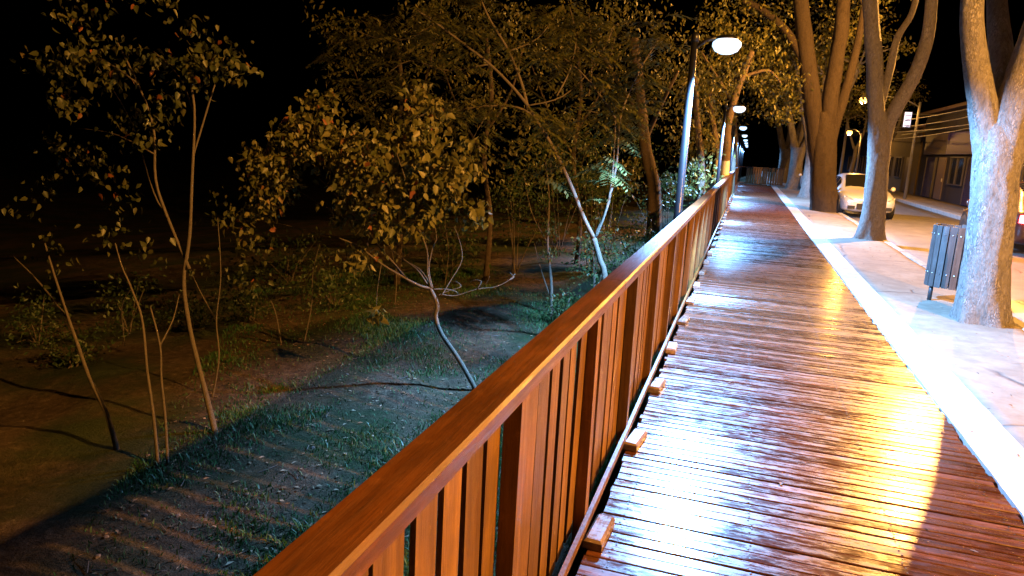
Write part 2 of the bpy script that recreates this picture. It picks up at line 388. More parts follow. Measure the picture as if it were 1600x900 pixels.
led_lab = ['nearest white-lit boardwalk lamp on a dark pole, the largest along the railing', 'second white boardwalk lamp from the camera, next to the limed tree trunk',
           'third white boardwalk lamp from the camera along the railing', 'fourth white boardwalk lamp from the camera along the railing',
           'fifth white lamp from the camera, far down the row', 'sixth white lamp from the camera, far down the row', 'seventh white lamp from the camera, nearly the farthest', 'farthest and smallest white lamp of the boardwalk row']
for i, y in enumerate((8.3, 19.2, 32, 44, 56, 68, 80, 92)): make_led(y, led_lab[i], (1.0, 1.0, .8, .08, .2, .2, .2, .2)[i])
def make_sodium(x, y, H, label, watts, pole_x=7.85):
    g = 0; root = empty('street_lamp', (pole_x, y, g), 0, label, 'street lamp', 'orange street lamps on the far side of the road'); dx = x - pole_x
    MB().tube([(0, 0, -.1), (0, 0, H-.6), (0, 0, H-.05)], [.085, .065, .06], 12).build('pole', M['galv'], root, True)
    MB().tube([(0, 0, H-.3), (dx*.25, 0, H+.05), (dx*.6, 0, H+.2), (dx*.9, 0, H+.2)], [.035, .03, .028, .028], 8).build('arm', M['galv'], root, True)
    hd = MB().lathe([(.03, .16), (.09, .14), (.15, .06), (.17, .0), (.16, -.01)], 16, (0, 0, 1), (dx, 0, H+.08)).build('lamp_head', M['galv'], root, True)
    MB().lathe([(.14, 0), (.20, -.08), (.20, -.16), (.14, -.25), (.06, -.29), (.005, -.30)], 14, (0, 0, 1), (dx, 0, H+.075)).build('bulb_globe', M['sodium'], hd, True)
    d = bpy.data.lights.new('lamp_light', 'POINT'); d.energy = watts; d.color = SOD_COL; d.shadow_soft_size = .06
    o = bpy.data.objects.new('lamp_light', d); col.objects.link(o); o.parent = root; o.location = (dx, 0, H-.34)
    return root
make_sodium(5.6, 3.0, 4.9, 'orange street lamp abreast of the near railing, above the frame', SOD_W*1.15)
make_sodium(5.3, 21.5, 6.7, 'orange street lamp high over the road behind the nearest tree', SOD_W*1.4)
make_sodium(5.25, 41.0, 4.9, 'glowing orange street lamp just left of the forked second trunk', SOD_W*.1)
make_sodium(7.05, 60.0, 3.95, 'small distant orange lamp between the second and third trunks', SOD_W*.08, 7.9)

# ------------------------------------------------------------------ foliage helpers
def rand_rot(rs, n, droop=0.0):
    a = rs.normal(size=(n, 3)); a[:, 2] -= droop; a /= np.linalg.norm(a, axis=1, keepdims=True)       # leaf axis
    b = rs.normal(size=(n, 3)); b -= a*(a*b).sum(1, keepdims=True); b /= np.linalg.norm(b, axis=1, keepdims=True)
    return a, b, np.cross(a, b)
T_BROAD = (np.array([(0, 0, 0), (.24, .30, .07), (.58, .24, .02), (1, 0, -.16), (.58, -.24, .02), (.24, -.30, .07), (.45, 0, -.05)], float),
           np.array([(0, 1, 6), (1, 2, 6), (2, 3, 6), (3, 4, 6), (4, 5, 6), (5, 0, 6)]))
T_OVAL = (np.array([(0, 0, 0), (.45, .24, .05), (1, 0, -.08), (.45, -.24, .05)], float), np.array([(0, 1, 2), (0, 2, 3)]))
def leaves(tmpl, pos, size, rs, droop=.5):
    tv, tf = tmpl; n = len(pos); a, b, c = rand_rot(rs, n, droop); s = size*(.65+.7*rs.random(n))[:, None, None]
    V = pos[:, None, :] + s*(tv[None, :, 0:1]*a[:, None] + tv[None, :, 1:2]*b[:, None] + tv[None, :, 2:3]*c[:, None])
    F_ = tf[None] + (np.arange(n)*len(tv))[:, None, None]
    return V.reshape(-1, 3), F_.reshape(-1, 3)
def blob(rs, c, r, n, clump=0, csz=.25):        # points in an ellipsoid, gathered in smaller clumps so that gaps stay open
    c = np.array(c, float); r = np.array(r if hasattr(r, '__len__') else (r, r, r), float)
    def ball(k):
        p = rs.normal(size=(k, 3)); p /= np.linalg.norm(p, axis=1, keepdims=True); return p*(rs.random((k, 1))**.4)
    if not clump: return c + ball(n)*r
    cc = c + ball(clump)*r; i = rs.integers(0, clump, n); return cc[i] + rs.normal(size=(n, 3))*csz*np.array([1, 1, .6])
def foliage(name, parent, pos, tmpl, size, mat, seed, droop=.5):
    rs = np.random.default_rng(seed); V, T = leaves(tmpl, np.asarray(pos), size, rs, droop)
    return tag(link(name, arr_mesh(name, V, T, mat), parent), kind='stuff')
def smooth_path(pts, k=4):
    pts = [Vector(p) for p in pts]; out = []
    for i in range(len(pts)-1):
        p0 = pts[max(i-1, 0)]; p1 = pts[i]; p2 = pts[i+1]; p3 = pts[min(i+2, len(pts)-1)]
        for j in range(k):
            t = j/k; out.append(.5*((2*p1) + (p2-p0)*t + (2*p0-5*p1+4*p2-p3)*t*t + (3*p1-p0-3*p2+p3)*t**3))
    return out + [pts[-1]]
def limb(mb, pts, ra, rb, n=8, k=4, jit=.05, seed=0, flare=0):
    P = smooth_path(pts, k); m = len(P); rad = [ra + (rb-ra)*i/(m-1) for i in range(m)]
    if flare: rad = [r*(1+flare*math.exp(-i/(m*.10))) for i, r in enumerate(rad)]
    mb.tube(P, rad, n, jit, seed); return P

# ------------------------------------------------------------------ slope trees, behind the railing
def tree_root(name, base, label, group=None): return empty(name, base, 0, label, 'tree', group)
def rel(base, pts): return [Vector(p)-Vector(base) for p in pts]

# slender leaning tree with broad leaves, in the middle of the picture
def tree_mid():
    Y = 7.3; base = on_z(742, 608, gz(-2.7, 7.3)); Y = base.y; rt_ = tree_root('slender_tree', base, 'slender leaning tree with broad leaves and bare curling twigs in the middle')
    A = lambda L, dy=0.0: [at(x, y, Y+dy*i/max(1, len(L)-1)) - base for i, (x, y) in enumerate(L)]
    tr = MB(); limb(tr, A([(746, 618), (740, 603), (716, 560), (690, 522), (681, 495), (683, 475), (672, 450)]), .030, .022, 9, 5, .08, 1); tr.build('trunk', M['bark_thin'], rt_, True)
    br = MB(); rs0 = 0
    for L, dy, ra in (([(672, 450), (655, 446), (625, 430), (596, 412), (560, 385), (530, 372)], -.5, .016), ([(668, 450), (640, 440), (612, 408), (598, 392), (560, 345), (520, 300), (498, 278)], .5, .018),
                  ([(670, 448), (655, 425), (640, 412), (606, 386)], .3, .010), ([(674, 450), (668, 425), (667, 390), (652, 350), (640, 300), (620, 240)], -.3, .012), ([(676, 450), (670, 420), (676, 388), (682, 372), (678, 345)], .2, .009),
                  ([(673, 446), (655, 420), (620, 400), (600, 370)], .6, .008), ([(690, 462), (703, 440), (722, 405), (716, 370), (708, 352)], .4, .007), ([(676, 452), (700, 452), (715, 458), (700, 465)], .3, .007), ([(684, 462), (700, 455), (720, 448), (712, 440), (700, 442)], .2, .006),
                  ([(690, 460), (712, 462), (745, 452), (775, 448), (795, 438), (805, 428)], .3, .006), ([(745, 452), (752, 440), (740, 438), (730, 446)], .1, .005), ([(745, 452), (758, 444), (765, 432)], -.1, .005), ([(795, 438), (803, 433), (797, 426)], .1, .005),
                  ([(560, 345), (520, 330), (470, 300), (420, 270)], .4, .009), ([(620, 240), (560, 215), (490, 225)], .3, .008), ([(640, 300), (690, 270), (735, 300)], -.2, .007), ([(530, 372), (480, 360), (420, 345)], .3, .007), ([(596, 412), (590, 450), (588, 478)], -.2, .005)):
        limb(br, A(L, dy), ra, ra*.4, 6, 4, .1, rs0); rs0 += 1
    br.build('branches', M['bark_thin'], rt_, True)
    rs = np.random.default_rng(5); pos = []; near = []
    for px, py, rp, dy, n in ((420, 250, 45, .2, 240), (470, 215, 50, .3, 260), (530, 240, 62, .4, 330), (590, 270, 60, 0, 300), (640, 235, 58, .2, 260), (610, 330, 48, -.3, 150), (560, 330, 40, .2, 110), (690, 290, 42, -.3, 170), (400, 320, 32, .2, 80), (430, 290, 45, .2, 140), (660, 180, 55, .6, 150), (500, 165, 30, .6, 60), (720, 250, 40, .2, 90), (380, 365, 20, .2, 25), (740, 330, 22, -.2, 30), (560, 400, 26, -.2, 45)):
        c = at(px, py, Y+dy) - base; r = rp/FPX*Y*1.08; pos.append(blob(rs, c, (r, r*.9, r), int(n*1.7), max(5, n//5), .085))
    foliage('crown', rt_, np.vstack(pos), T_BROAD, .088, M['leaf_broad'], 2, 1.4)
    for px, py, rp, n in ((650, 360, 20, 26), (588, 490, 16, 24), (665, 340, 20, 20), (742, 325, 12, 12), (640, 300, 35, 34), (700, 275, 30, 26), (610, 360, 24, 24), (560, 410, 18, 14), (690, 240, 26, 20)):
        c = at(px, py, Y-.35) - base if py != 490 else at(px, py, Y-.2) - base
        near.append(blob(rs, c, rp/FPX*Y, n))
    near = np.vstack(near); ms = []
    for s in (.095, .11, .13):
        ms.append(arr_mesh('leaf', T_BROAD[0]*s, T_BROAD[1], M['leaf_broad']))
    a, b, c = rand_rot(rs, len(near), 1.6)
    for i, p in enumerate(near):
        o = link('leaf', ms[i % 3], rt_); o.matrix_local = Matrix((( a[i,0], b[i,0], c[i,0], p[0]), (a[i,1], b[i,1], c[i,1], p[1]), (a[i,2], b[i,2], c[i,2], p[2]), (0, 0, 0, 1)))
tree_mid()

def frond(rs, base, d, L, nl=9):                # pinnate leaf: paired narrow leaflets on a drooping rib
    V = []; T = []; d = np.array(d)/np.linalg.norm(d); side = np.cross(d, (0, 0, 1)); side /= (np.linalg.norm(side)+1e-6)
    for i in range(1, nl+1):
        t = i/nl; p = base + d*L*t + np.array((0, 0, -.35*L*t*t)); ll = L*.42*(1-.55*abs(t-.45))
        for s in (-1, 1):
            q = side*s*.9 + d*.45 + np.array((0, 0, -.35)) + rs.normal(size=3)*.12; q /= np.linalg.norm(q); wv = np.cross(q, (0, 0, 1)); wv /= (np.linalg.norm(wv)+1e-6)
            k = len(V); V += [p, p+q*ll*.5+wv*ll*.14, p+q*ll, p+q*ll*.5-wv*ll*.14]; T += [(k, k+1, k+2), (k, k+2, k+3)]
    return V, T
def fronds(name, parent, pts, L, mat, seed):
    rs = np.random.default_rng(seed); V = []; T = []
    for p in pts:
        an = rs.random()*6.283; d = (math.cos(an), math.sin(an), rs.uniform(-.5, .35)); v, t = frond(rs, np.asarray(p), d, L*rs.uniform(.7, 1.25)); k = len(V); V += v; T += [(a+k, b+k, c+k) for a, b, c in t]
    return tag(link(name, arr_mesh(name, V, T, mat), parent), kind='stuff')
def tree_feather():
    Y = 9.2; b0 = at(946, 440, Y); base = Vector((b0.x, Y, gz(b0.x, Y))); rt_ = tree_root('feathery_tree', base, 'pale forked tree with feathery drooping fronds just behind the middle of the railing')
    A = lambda L, dy=0.0: [at(x, y, Y+dy*i/max(1, len(L)-1)) - base for i, (x, y) in enumerate(L)]
    tr = MB(); limb(tr, [Vector((.03, 0, -.1))] + A([(945, 440), (937, 405), (928, 372)]), .045, .034, 10, 5, .06, 3); tr.build('trunk', M['bark_thin'], rt_, True)
    br = MB(); s = 0; ends = []
    for L, dy, ra in (([(928, 372), (912, 340), (890, 285), (865, 232), (843, 195), (825, 165)], -.4, .026), ([(825, 165), (800, 135), (765, 100), (720, 65), (680, 35), (650, 15)], -.3, .018), ([(825, 170), (815, 130), (795, 80), (765, 30), (748, -10)], .2, .018),
                  ([(930, 372), (945, 335), (955, 290), (960, 230), (962, 185)], .2, .014), ([(930, 368), (950, 320), (964, 250), (968, 190), (985, 140), (1005, 100), (1030, 60)], .4, .014), ([(850, 205), (820, 172), (770, 165), (715, 172), (668, 176)], -.3, .014),
                  ([(668, 176), (620, 200), (570, 235)], -.2, .008), ([(962, 190), (945, 180), (915, 172)], .2, .008), ([(962, 185), (935, 145), (905, 110), (880, 90)], .3, .010), ([(920, 150), (925, 100), (920, 20)], .5, .008), ([(765, 100), (700, 110), (640, 95), (600, 120)], .2, .009),
                  ([(680, 35), (640, 60), (590, 60), (540, 40)], .2, .008), ([(795, 80), (840, 60), (870, 20)], .4, .008), ([(870, 150), (890, 110), (900, 60), (890, 10)], .6, .010), ([(825, 165), (880, 150), (930, 100), (960, 40)], .5, .009), ([(770, 165), (740, 215), (735, 250)], -.2, .006), ([(720, 65), (690, 40), (690, 0)], .3, .007)):
        P = limb(br, A(L, dy-.15), ra*1.25, ra*.6, 7, 4, .08, s); s += 1; ends += [p for p in P[len(P)//2:]]
    br.build('branches', M['bark_thin'], rt_, True)
    rs = np.random.default_rng(8); pts = []
    for e in ends:
        for _ in range(3): pts.append(np.array(e) + rs.normal(size=3)*.12)
    for px, py, rp, n in ((690, 130, 70, 30), (760, 60, 60, 26), (640, 60, 60, 30), (580, 60, 50, 22), (560, 150, 45, 22), (880, 60, 50, 24), (960, 120, 45, 24), (1000, 170, 40, 22), (1010, 60, 45, 20), (870, 190, 24, 10), (920, 30, 60, 26), (530, 80, 30, 10), (600, 200, 50, 20), (980, 210, 26, 10), (760, 200, 40, 12), (830, 100, 50, 14), (700, 10, 60, 20)):
        c = at(px, py, Y+rs.uniform(.3, 1.2)) - base; pts += list(blob(rs, c, rp/FPX*Y, n))
    fronds('crown', rt_, pts, .34, M['leaf_frond'], 4)
tree_feather()

def slope_tree(name, label, pix, Y, crowns, leafsz, ra, branches=(), mat='leaf_dim', seed=0, bk='bark_thin', group=None, tm=T_BROAD, droop=1.5, sparse=1.25, clump=True):
    b = on_z(pix[0][0], pix[0][1], -1.12) if Y is None else None
    if b is not None: Y = b.y; base = Vector((b.x, b.y, gz(b.x, b.y)))
    else: q = at(pix[0][0], pix[0][1], Y); base = Vector((q.x, Y, gz(q.x, Y)))
    rt_ = tree_root(name, base, label, group)
    A = lambda L, dy=0.0: [at(x, y, Y+dy*i/max(1, len(L)-1)) - base for i, (x, y) in enumerate(L)]
    P0 = A(pix); P0[0].z = min(P0[0].z, -.05)
    if P0[0].z > .02: P0 = [Vector((P0[0].x, P0[0].y, -.08))] + P0
    tr = MB(); limb(tr, P0, ra, ra*(.6 if ra > .05 else .3), 9, 5, .08, seed, .25); tr.build('trunk', M[bk], rt_, True)
    if branches:
        br = MB()
        for i, (L, dy, rr) in enumerate(branches): limb(br, A(L, dy), rr, rr*.45, 6, 4, .08, seed+i)
        br.build('branches', M[bk], rt_, True)
    rs = np.random.default_rng(seed+50); pos = []
    for px, py, rp, dy, n in crowns:
        c = at(px, py, Y+dy) - base; r = rp/FPX*(Y+dy)*1.03; n = int(n*sparse); pos.append(blob(rs, c, (r, r*.9, r*.9), n, max(4, n//9) if clump else 0, leafsz*1.3))
    if pos: foliage('crown', rt_, np.vstack(pos), tm, leafsz, M[mat], seed+3, droop)
    return rt_
# trees at the left
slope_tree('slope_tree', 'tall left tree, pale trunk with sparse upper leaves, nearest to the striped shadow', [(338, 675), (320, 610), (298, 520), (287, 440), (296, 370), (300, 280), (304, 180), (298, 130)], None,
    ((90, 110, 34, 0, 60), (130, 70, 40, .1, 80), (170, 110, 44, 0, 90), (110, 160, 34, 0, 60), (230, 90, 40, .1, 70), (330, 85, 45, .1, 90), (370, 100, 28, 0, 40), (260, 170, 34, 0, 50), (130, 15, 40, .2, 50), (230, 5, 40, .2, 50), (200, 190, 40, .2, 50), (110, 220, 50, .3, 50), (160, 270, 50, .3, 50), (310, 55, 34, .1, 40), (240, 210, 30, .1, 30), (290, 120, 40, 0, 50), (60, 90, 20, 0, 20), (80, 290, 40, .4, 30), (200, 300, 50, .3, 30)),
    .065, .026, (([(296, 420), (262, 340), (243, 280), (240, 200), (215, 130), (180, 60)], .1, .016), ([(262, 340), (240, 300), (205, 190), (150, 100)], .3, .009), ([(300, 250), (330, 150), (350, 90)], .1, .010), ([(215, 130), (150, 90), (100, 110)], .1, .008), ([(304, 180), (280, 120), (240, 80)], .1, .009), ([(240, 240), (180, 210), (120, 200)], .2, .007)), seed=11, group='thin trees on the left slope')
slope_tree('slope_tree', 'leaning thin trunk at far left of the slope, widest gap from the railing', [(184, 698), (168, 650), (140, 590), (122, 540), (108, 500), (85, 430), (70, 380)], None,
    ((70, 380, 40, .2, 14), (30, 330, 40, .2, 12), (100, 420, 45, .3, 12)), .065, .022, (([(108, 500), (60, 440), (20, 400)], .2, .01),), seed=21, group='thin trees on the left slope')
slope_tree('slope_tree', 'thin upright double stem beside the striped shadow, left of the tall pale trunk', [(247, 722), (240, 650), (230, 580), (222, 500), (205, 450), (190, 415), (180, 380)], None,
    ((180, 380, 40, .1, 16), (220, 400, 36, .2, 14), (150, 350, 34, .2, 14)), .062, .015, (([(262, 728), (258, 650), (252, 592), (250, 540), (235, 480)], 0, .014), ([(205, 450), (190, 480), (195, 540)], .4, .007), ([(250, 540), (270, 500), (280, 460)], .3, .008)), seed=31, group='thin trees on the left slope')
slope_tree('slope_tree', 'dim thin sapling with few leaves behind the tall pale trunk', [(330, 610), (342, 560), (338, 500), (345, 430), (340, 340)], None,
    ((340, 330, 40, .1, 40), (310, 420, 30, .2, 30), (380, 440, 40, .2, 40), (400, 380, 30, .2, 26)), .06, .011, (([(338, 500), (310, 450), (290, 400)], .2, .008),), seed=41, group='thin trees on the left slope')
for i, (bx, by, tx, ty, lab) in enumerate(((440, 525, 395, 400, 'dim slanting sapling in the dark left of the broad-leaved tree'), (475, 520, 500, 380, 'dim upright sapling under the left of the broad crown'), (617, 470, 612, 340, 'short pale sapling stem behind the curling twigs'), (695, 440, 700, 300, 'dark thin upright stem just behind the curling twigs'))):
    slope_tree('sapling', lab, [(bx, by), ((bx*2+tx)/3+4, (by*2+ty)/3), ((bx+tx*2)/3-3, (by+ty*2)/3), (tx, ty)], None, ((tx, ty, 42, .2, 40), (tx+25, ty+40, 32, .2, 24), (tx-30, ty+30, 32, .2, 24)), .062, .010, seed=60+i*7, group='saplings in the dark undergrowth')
slope_tree('slope_tree', 'ivy-grown slim trunk standing beside the railing right of the curling twigs', [(860, 505), (862, 450), (856, 380), (858, 310), (852, 250)], 11.0,
    ((858, 400, 14, 0, 60), (858, 350, 18, 0, 70), (856, 300, 28, 0, 70), (830, 260, 50, .3, 120), (880, 250, 40, .3, 90)), .06, .028, (([(856, 380), (830, 330), (818, 270)], .2, .01), ([(862, 470), (845, 420), (835, 380)], .2, .009)), seed=71, mat='leaf_bush', tm=T_OVAL)
slope_tree('slope_tree', 'thick orange-lit trunk left of the nearest white lamp pole', [(1026, 352), (1022, 300), (1012, 250), (1005, 200), (1000, 140), (990, 60)], 17.0,
    ((1000, 60, 70, .3, 300), (940, 60, 60, .6, 220), (1050, 90, 60, .6, 240), (980, 140, 50, .6, 160), (1050, 180, 40, .8, 120), (1080, 130, 40, 1.0, 120)), .11, .17, (([(1008, 220), (1030, 170), (1060, 110)], .4, .07), ([(1003, 180), (960, 120), (930, 60)], .4, .06)), seed=81, mat='leaf_tree', bk='bark_dark', tm=T_OVAL)
slope_tree('slope_tree', 'leafy tree right of the nearest white lamp pole, by the railing', [(1098, 330), (1096, 280), (1090, 200), (1085, 120)], 21.0,
    ((1075, 230, 34, .3, 260), (1095, 270, 26, 0, 200), (1100, 200, 36, .3, 240), (1120, 150, 36, .5, 200), (1085, 130, 40, .6, 200), (1080, 300, 20, 0, 120), (1140, 110, 40, .5, 200), (1110, 230, 18, .2, 120)), .13, .13, seed=91, mat='leaf_tree', bk='bark_dark', tm=T_OVAL, droop=1.2)
slope_tree('limed_tree', 'tree with white-limed trunk beside the second white lamp, crown over the walk', [(1131, 292), (1134, 250), (1137, 200), (1146, 160), (1160, 120), (1175, 80)], 24.6,
    ((1180, 100, 40, .5, 240), (1210, 120, 34, .6, 200), (1140, 90, 40, .4, 200), (1185, 60, 44, 1, 220), (1150, 40, 40, 1, 180), (1215, 170, 26, 1.5, 120), (1100, 60, 40, 1, 200)), .14, .15, (([(1146, 160), (1120, 120), (1095, 80)], .4, .07), ([(1160, 120), (1200, 110), (1220, 130)], .4, .06)), seed=101, mat='leaf_tree', bk='bark_lime', tm=T_OVAL)
slope_tree('limed_tree', 'white-limed trunk on the left of the second white lamp pole, partly hidden by the railing', [(1121, 292), (1122, 260), (1120, 230), (1112, 180), (1108, 140)], 26.5,
    ((1095, 150, 36, .5, 160), (1120, 190, 26, 1, 120), (1070, 120, 40, 1, 160)), .14, .14, seed=111, mat='leaf_tree', bk='bark_lime', tm=T_OVAL)
for i, (px, Y, r) in enumerate(((1146, 34, 40), (1150, 44, 36))):
    slope_tree('slope_tree', ('leafy dim tree behind the third white lamp', 'farthest dim tree left of the lamp row')[i], [(px, 285), (px, 240), (px-2, 180), (px, 120)], Y, ((px-20, 170, r, 0, 220), (px-50, 120, r, 1, 220), (px+10, 90, r, 1, 200), (px+60, 90, r, 2, 200), (px+50, 140, r*.7, 2, 120)), .16, .14, seed=121+i*5, mat='leaf_tree', bk='bark_dark', tm=T_OVAL)

for i, (px, Y, cr, lab) in enumerate(((760, 14, ((760, 120, 70, 0, 320), (700, 60, 70, .5, 300), (820, 60, 70, .5, 300), (760, 10, 70, 1, 260), (690, 190, 60, 0, 240), (820, 200, 60, .3, 260), (770, 260, 50, .3, 160)), 'dim leafy tree rising behind the broad crown and the forked tree'),
        (900, 17, ((900, 130, 70, 0, 360), (850, 60, 60, 1, 300), (950, 40, 70, 1, 340), (900, 220, 50, 0, 260), (960, 180, 50, .5, 240), (840, 280, 40, 0, 160), (990, 280, 36, 0, 160)), 'dim leafy tree right behind the forked feathery tree'),
        (620, 13, ((610, 100, 70, 0, 280), (560, 60, 60, 0, 200), (660, 40, 60, .5, 240), (590, 170, 60, 0, 200), (540, 120, 36, 0, 90), (510, 20, 36, .4, 60)), 'dim brownish tree standing behind the broad crown, left of the others'))):
    slope_tree('slope_tree', lab, [(px, 420), (px+6, 340), (px-4, 250), (px+8, 150), (px, 60)], Y, cr, .10, .06, (([(px, 250), (px-40, 180), (px-70, 100)], .4, .03), ([(px+4, 200), (px+40, 140), (px+60, 60)], .4, .03)), seed=150+i*9, mat='leaf_tree', bk='bark_dark', tm=T_OVAL, droop=1.2)
def bush(label, px, py, Y, rpx, n, sz, seed, group='bushes on the slope'):
    c = at(px, py, Y); base = Vector((c.x, Y, gz(c.x, Y))); rt_ = empty('bush', base, 0, label, 'bush', group); rs = np.random.default_rng(seed)
    r = rpx/FPX*Y; h = max(c.z - base.z, .2); st = MB(); pos = []
    for i in range(6):
        e = Vector((rs.normal()*r*.5, rs.normal()*r*.4, h + rs.normal()*r*.4)); limb(st, [Vector((rs.normal()*.05, rs.normal()*.05, -.05)), e*.5+Vector((0, 0, .05)), e], .014, .005, 5, 3, .1, seed+i)
        pos.append(blob(rs, e, r*.55, n//8, max(3, n//60), sz*1.6))
    pos.append(blob(rs, (0, 0, h), (r, r*.8, r*.85), n//2, n//18, sz*1.8)); pos = np.vstack(pos); pos[:, 2] = np.maximum(pos[:, 2], .02)
    st.build('stems', M['bark_thin'], rt_, True); foliage('foliage', rt_, pos, T_OVAL, sz, M['leaf_bush'], seed, .3)
bush('leafy bush against the railing below the forked feathery tree', 935, 400, 11.5, 55, 700, .07, 201)
bush('bush beside the railing under the thick orange-lit trunk', 1000, 370, 14.5, 42, 600, .075, 202)
bush('broad bush left of the thick orange-lit trunk, behind the forked tree', 930, 310, 15.5, 60, 800, .09, 203)
bush('bush between the thick orange-lit trunk and the nearest white lamp', 1050, 300, 17.5, 36, 500, .09, 204)
bush('dim bush behind the ivy-grown trunk', 810, 330, 15.0, 60, 600, .09, 205)
bush('low weeds beside the railing at the foot of the ivy-grown trunk', 880, 480, 10.5, 30, 450, .055, 206)
bush('dark bush in the undergrowth behind the broad-leaved tree', 520, 450, 10.5, 60, 420, .09, 207)
bush('dark bush at the left edge of the undergrowth', 60, 500, 7.5, 75, 460, .07, 208)
bush('dark bush behind the thin double stem', 200, 480, 8.5, 75, 460, .07, 209)
bush('dark bush behind the tall pale trunk', 390, 470, 9.5, 70, 460, .07, 210)
bush('dark bush low behind the leaning thin trunk', 120, 560, 6.6, 45, 300, .06, 214)
bush('dark bush between the tall pale trunk and the broad-leaved tree', 300, 500, 8.8, 55, 380, .07, 215)
bush('dark bush far back in the gap left of the broad crown', 450, 420, 13.0, 60, 420, .09, 216)
bush('dim bush in the dark beyond the bare earth patch', 700, 380, 14, 55, 420, .10, 211)
bush('tall dim bush above and behind the ivy-grown trunk', 880, 250, 18, 70, 700, .11, 212)
bush('dim bush high behind the forked feathery tree', 960, 260, 19, 60, 600, .11, 213)

# grass and litter on the slope
def make_grass():
    rs = np.random.default_rng(3); n = 170000; u = rs.random(n)
    Y = 1.6 + 13.5*rs.random(n)**1.35; X = -.85 - (1.2 + Y*.62)*rs.random(n)**1.1
    Z = np.empty(n); keep = np.zeros(n, bool); H = np.empty(n)
    for i in range(n):
        d = noise.noise(Vector((X[i]*.55, Y[i]*.55, 2.2)))*1.1 + noise.noise(Vector((X[i]*1.9, Y[i]*1.9, 7.7)))*.5 + .85*math.exp(-((X[i]+1.8)/1.0)**2) - .05 + (.2 if X[i] < -4.6 else 0) + (.2 if X[i] > -2.8 else 0)
        keep[i] = rs.random() < max(.06, min(1, d*1.2+.1)); H[i] = .03 + .045*max(0, min(1, d))
        Z[i] = gz(X[i], Y[i])
    X, Y, Z, H = X[keep], Y[keep], Z[keep], H[keep]; n = len(X); H *= (.6+.9*rs.random(n)); an = rs.random(n)*6.283; ln = rs.normal(size=(n, 2))*H[:, None]*.55
    wd = .004 + .003*rs.random(n); c, s = np.cos(an)*wd, np.sin(an)*wd
    b0 = np.stack([X-c, Y-s, Z-.01], 1); b1 = np.stack([X+c, Y+s, Z-.01], 1)
    m0 = np.stack([X-c*.7+ln[:, 0]*.4, Y-s*.7+ln[:, 1]*.4, Z+H*.6], 1); m1 = np.stack([X+c*.7+ln[:, 0]*.4, Y+s*.7+ln[:, 1]*.4, Z+H*.6], 1)
    t = np.stack([X+ln[:, 0], Y+ln[:, 1], Z+H], 1); V = np.stack([b0, b1, m1, m0, t], 1).reshape(-1, 3)
    k = (np.arange(n)*5)[:, None]; T = np.concatenate([k+np.array([[0, 1, 2]]), k+np.array([[0, 2, 3]]), k+np.array([[3, 2, 4]])], 1).reshape(-1, 3)
    tag(link('grass', arr_mesh('grass', V, T, M['grass'])), 'short patchy green grass on the earth slope left of the railing', 'grass', kind='stuff')
    n = 7000; Y = 1.6+12*rs.random(n)**1.2; X = -.85-(1.2+Y*.6)*rs.random(n); P = np.stack([X, Y, [gz(a, b)+.012 for a, b in zip(X, Y)]], 1)
    a, b, c = rand_rot(rs, n); a[:, 2] *= .2; b[:, 2] *= .2
    tv, tf = T_OVAL; sz = (.012+.06*rs.random(n)**2)[:, None, None]
    V = P[:, None] + sz*(tv[None, :, 0:1]*a[:, None] + tv[None, :, 1:2]*b[:, None] + np.array([0, 0, 1.])*tv[None, :, 2:3]); T = (tf[None]+(np.arange(n)*4)[:, None, None]).reshape(-1, 3)
    st = MB(); rq = random.Random(12)
    for i in range(480):
        y = 1.7+11*rq.random()**1.2; x = -.9-(1.2+y*.6)*rq.random(); z = gz(x, y); r = .006+.02*rq.random()**3
        if rq.random() < .3:
            an = rq.random()*3.14; L = .06+.2*rq.random(); st.tube([(x, y, z+.008), (x+math.cos(an)*L*.5, y+math.sin(an)*L*.5, z+.02), (x+math.cos(an+.3)*L, y+math.sin(an+.3)*L, z+.008)], [.004, .003, .0015], 5)
        else: st.lathe([(r*.5, -r*.4), (r, 0), (r*.75, r*.45), (r*.2, r*.6)], 6, (rq.uniform(-.3, .3), rq.uniform(-.3, .3), 1), (x, y, z))
    tag(st.build('stones_and_twigs', M['joist_stone']), 'small stones and broken twigs on the earth slope', 'debris', kind='stuff')
    tag(link('leaf_litter', arr_mesh('leaf_litter', V.reshape(-1, 3), T, M['litter'])), 'dry fallen leaves and chips strewn over the earth slope', 'leaf litter', kind='stuff')
    n = 420; Y = 2.5+26*rs.random(n)**1.3; X = np.where(rs.random(n) < .12, -.3+1.8*rs.random(n), 1.6+1.5*rs.random(n)); P = np.stack([X, Y, np.where(X < 1.53, .004, .012)], 1)
    a, b, c = rand_rot(rs, n); a[:, 2] *= .12; b[:, 2] *= .12; sz = (.02+.035*rs.random(n))[:, None, None]
    V = P[:, None] + sz*(tv[None, :, 0:1]*a[:, None] + tv[None, :, 1:2]*b[:, None] + np.array([0, 0, 1.])*tv[None, :, 2:3]); T = (tf[None]+(np.arange(n)*4)[:, None, None]).reshape(-1, 3)
    tag(link('fallen_leaves', arr_mesh('fallen_leaves', V.reshape(-1, 3), T, M['litter'])), 'small fallen leaves scattered on the sidewalk and deck', 'fallen leaves', kind='stuff')
make_grass()

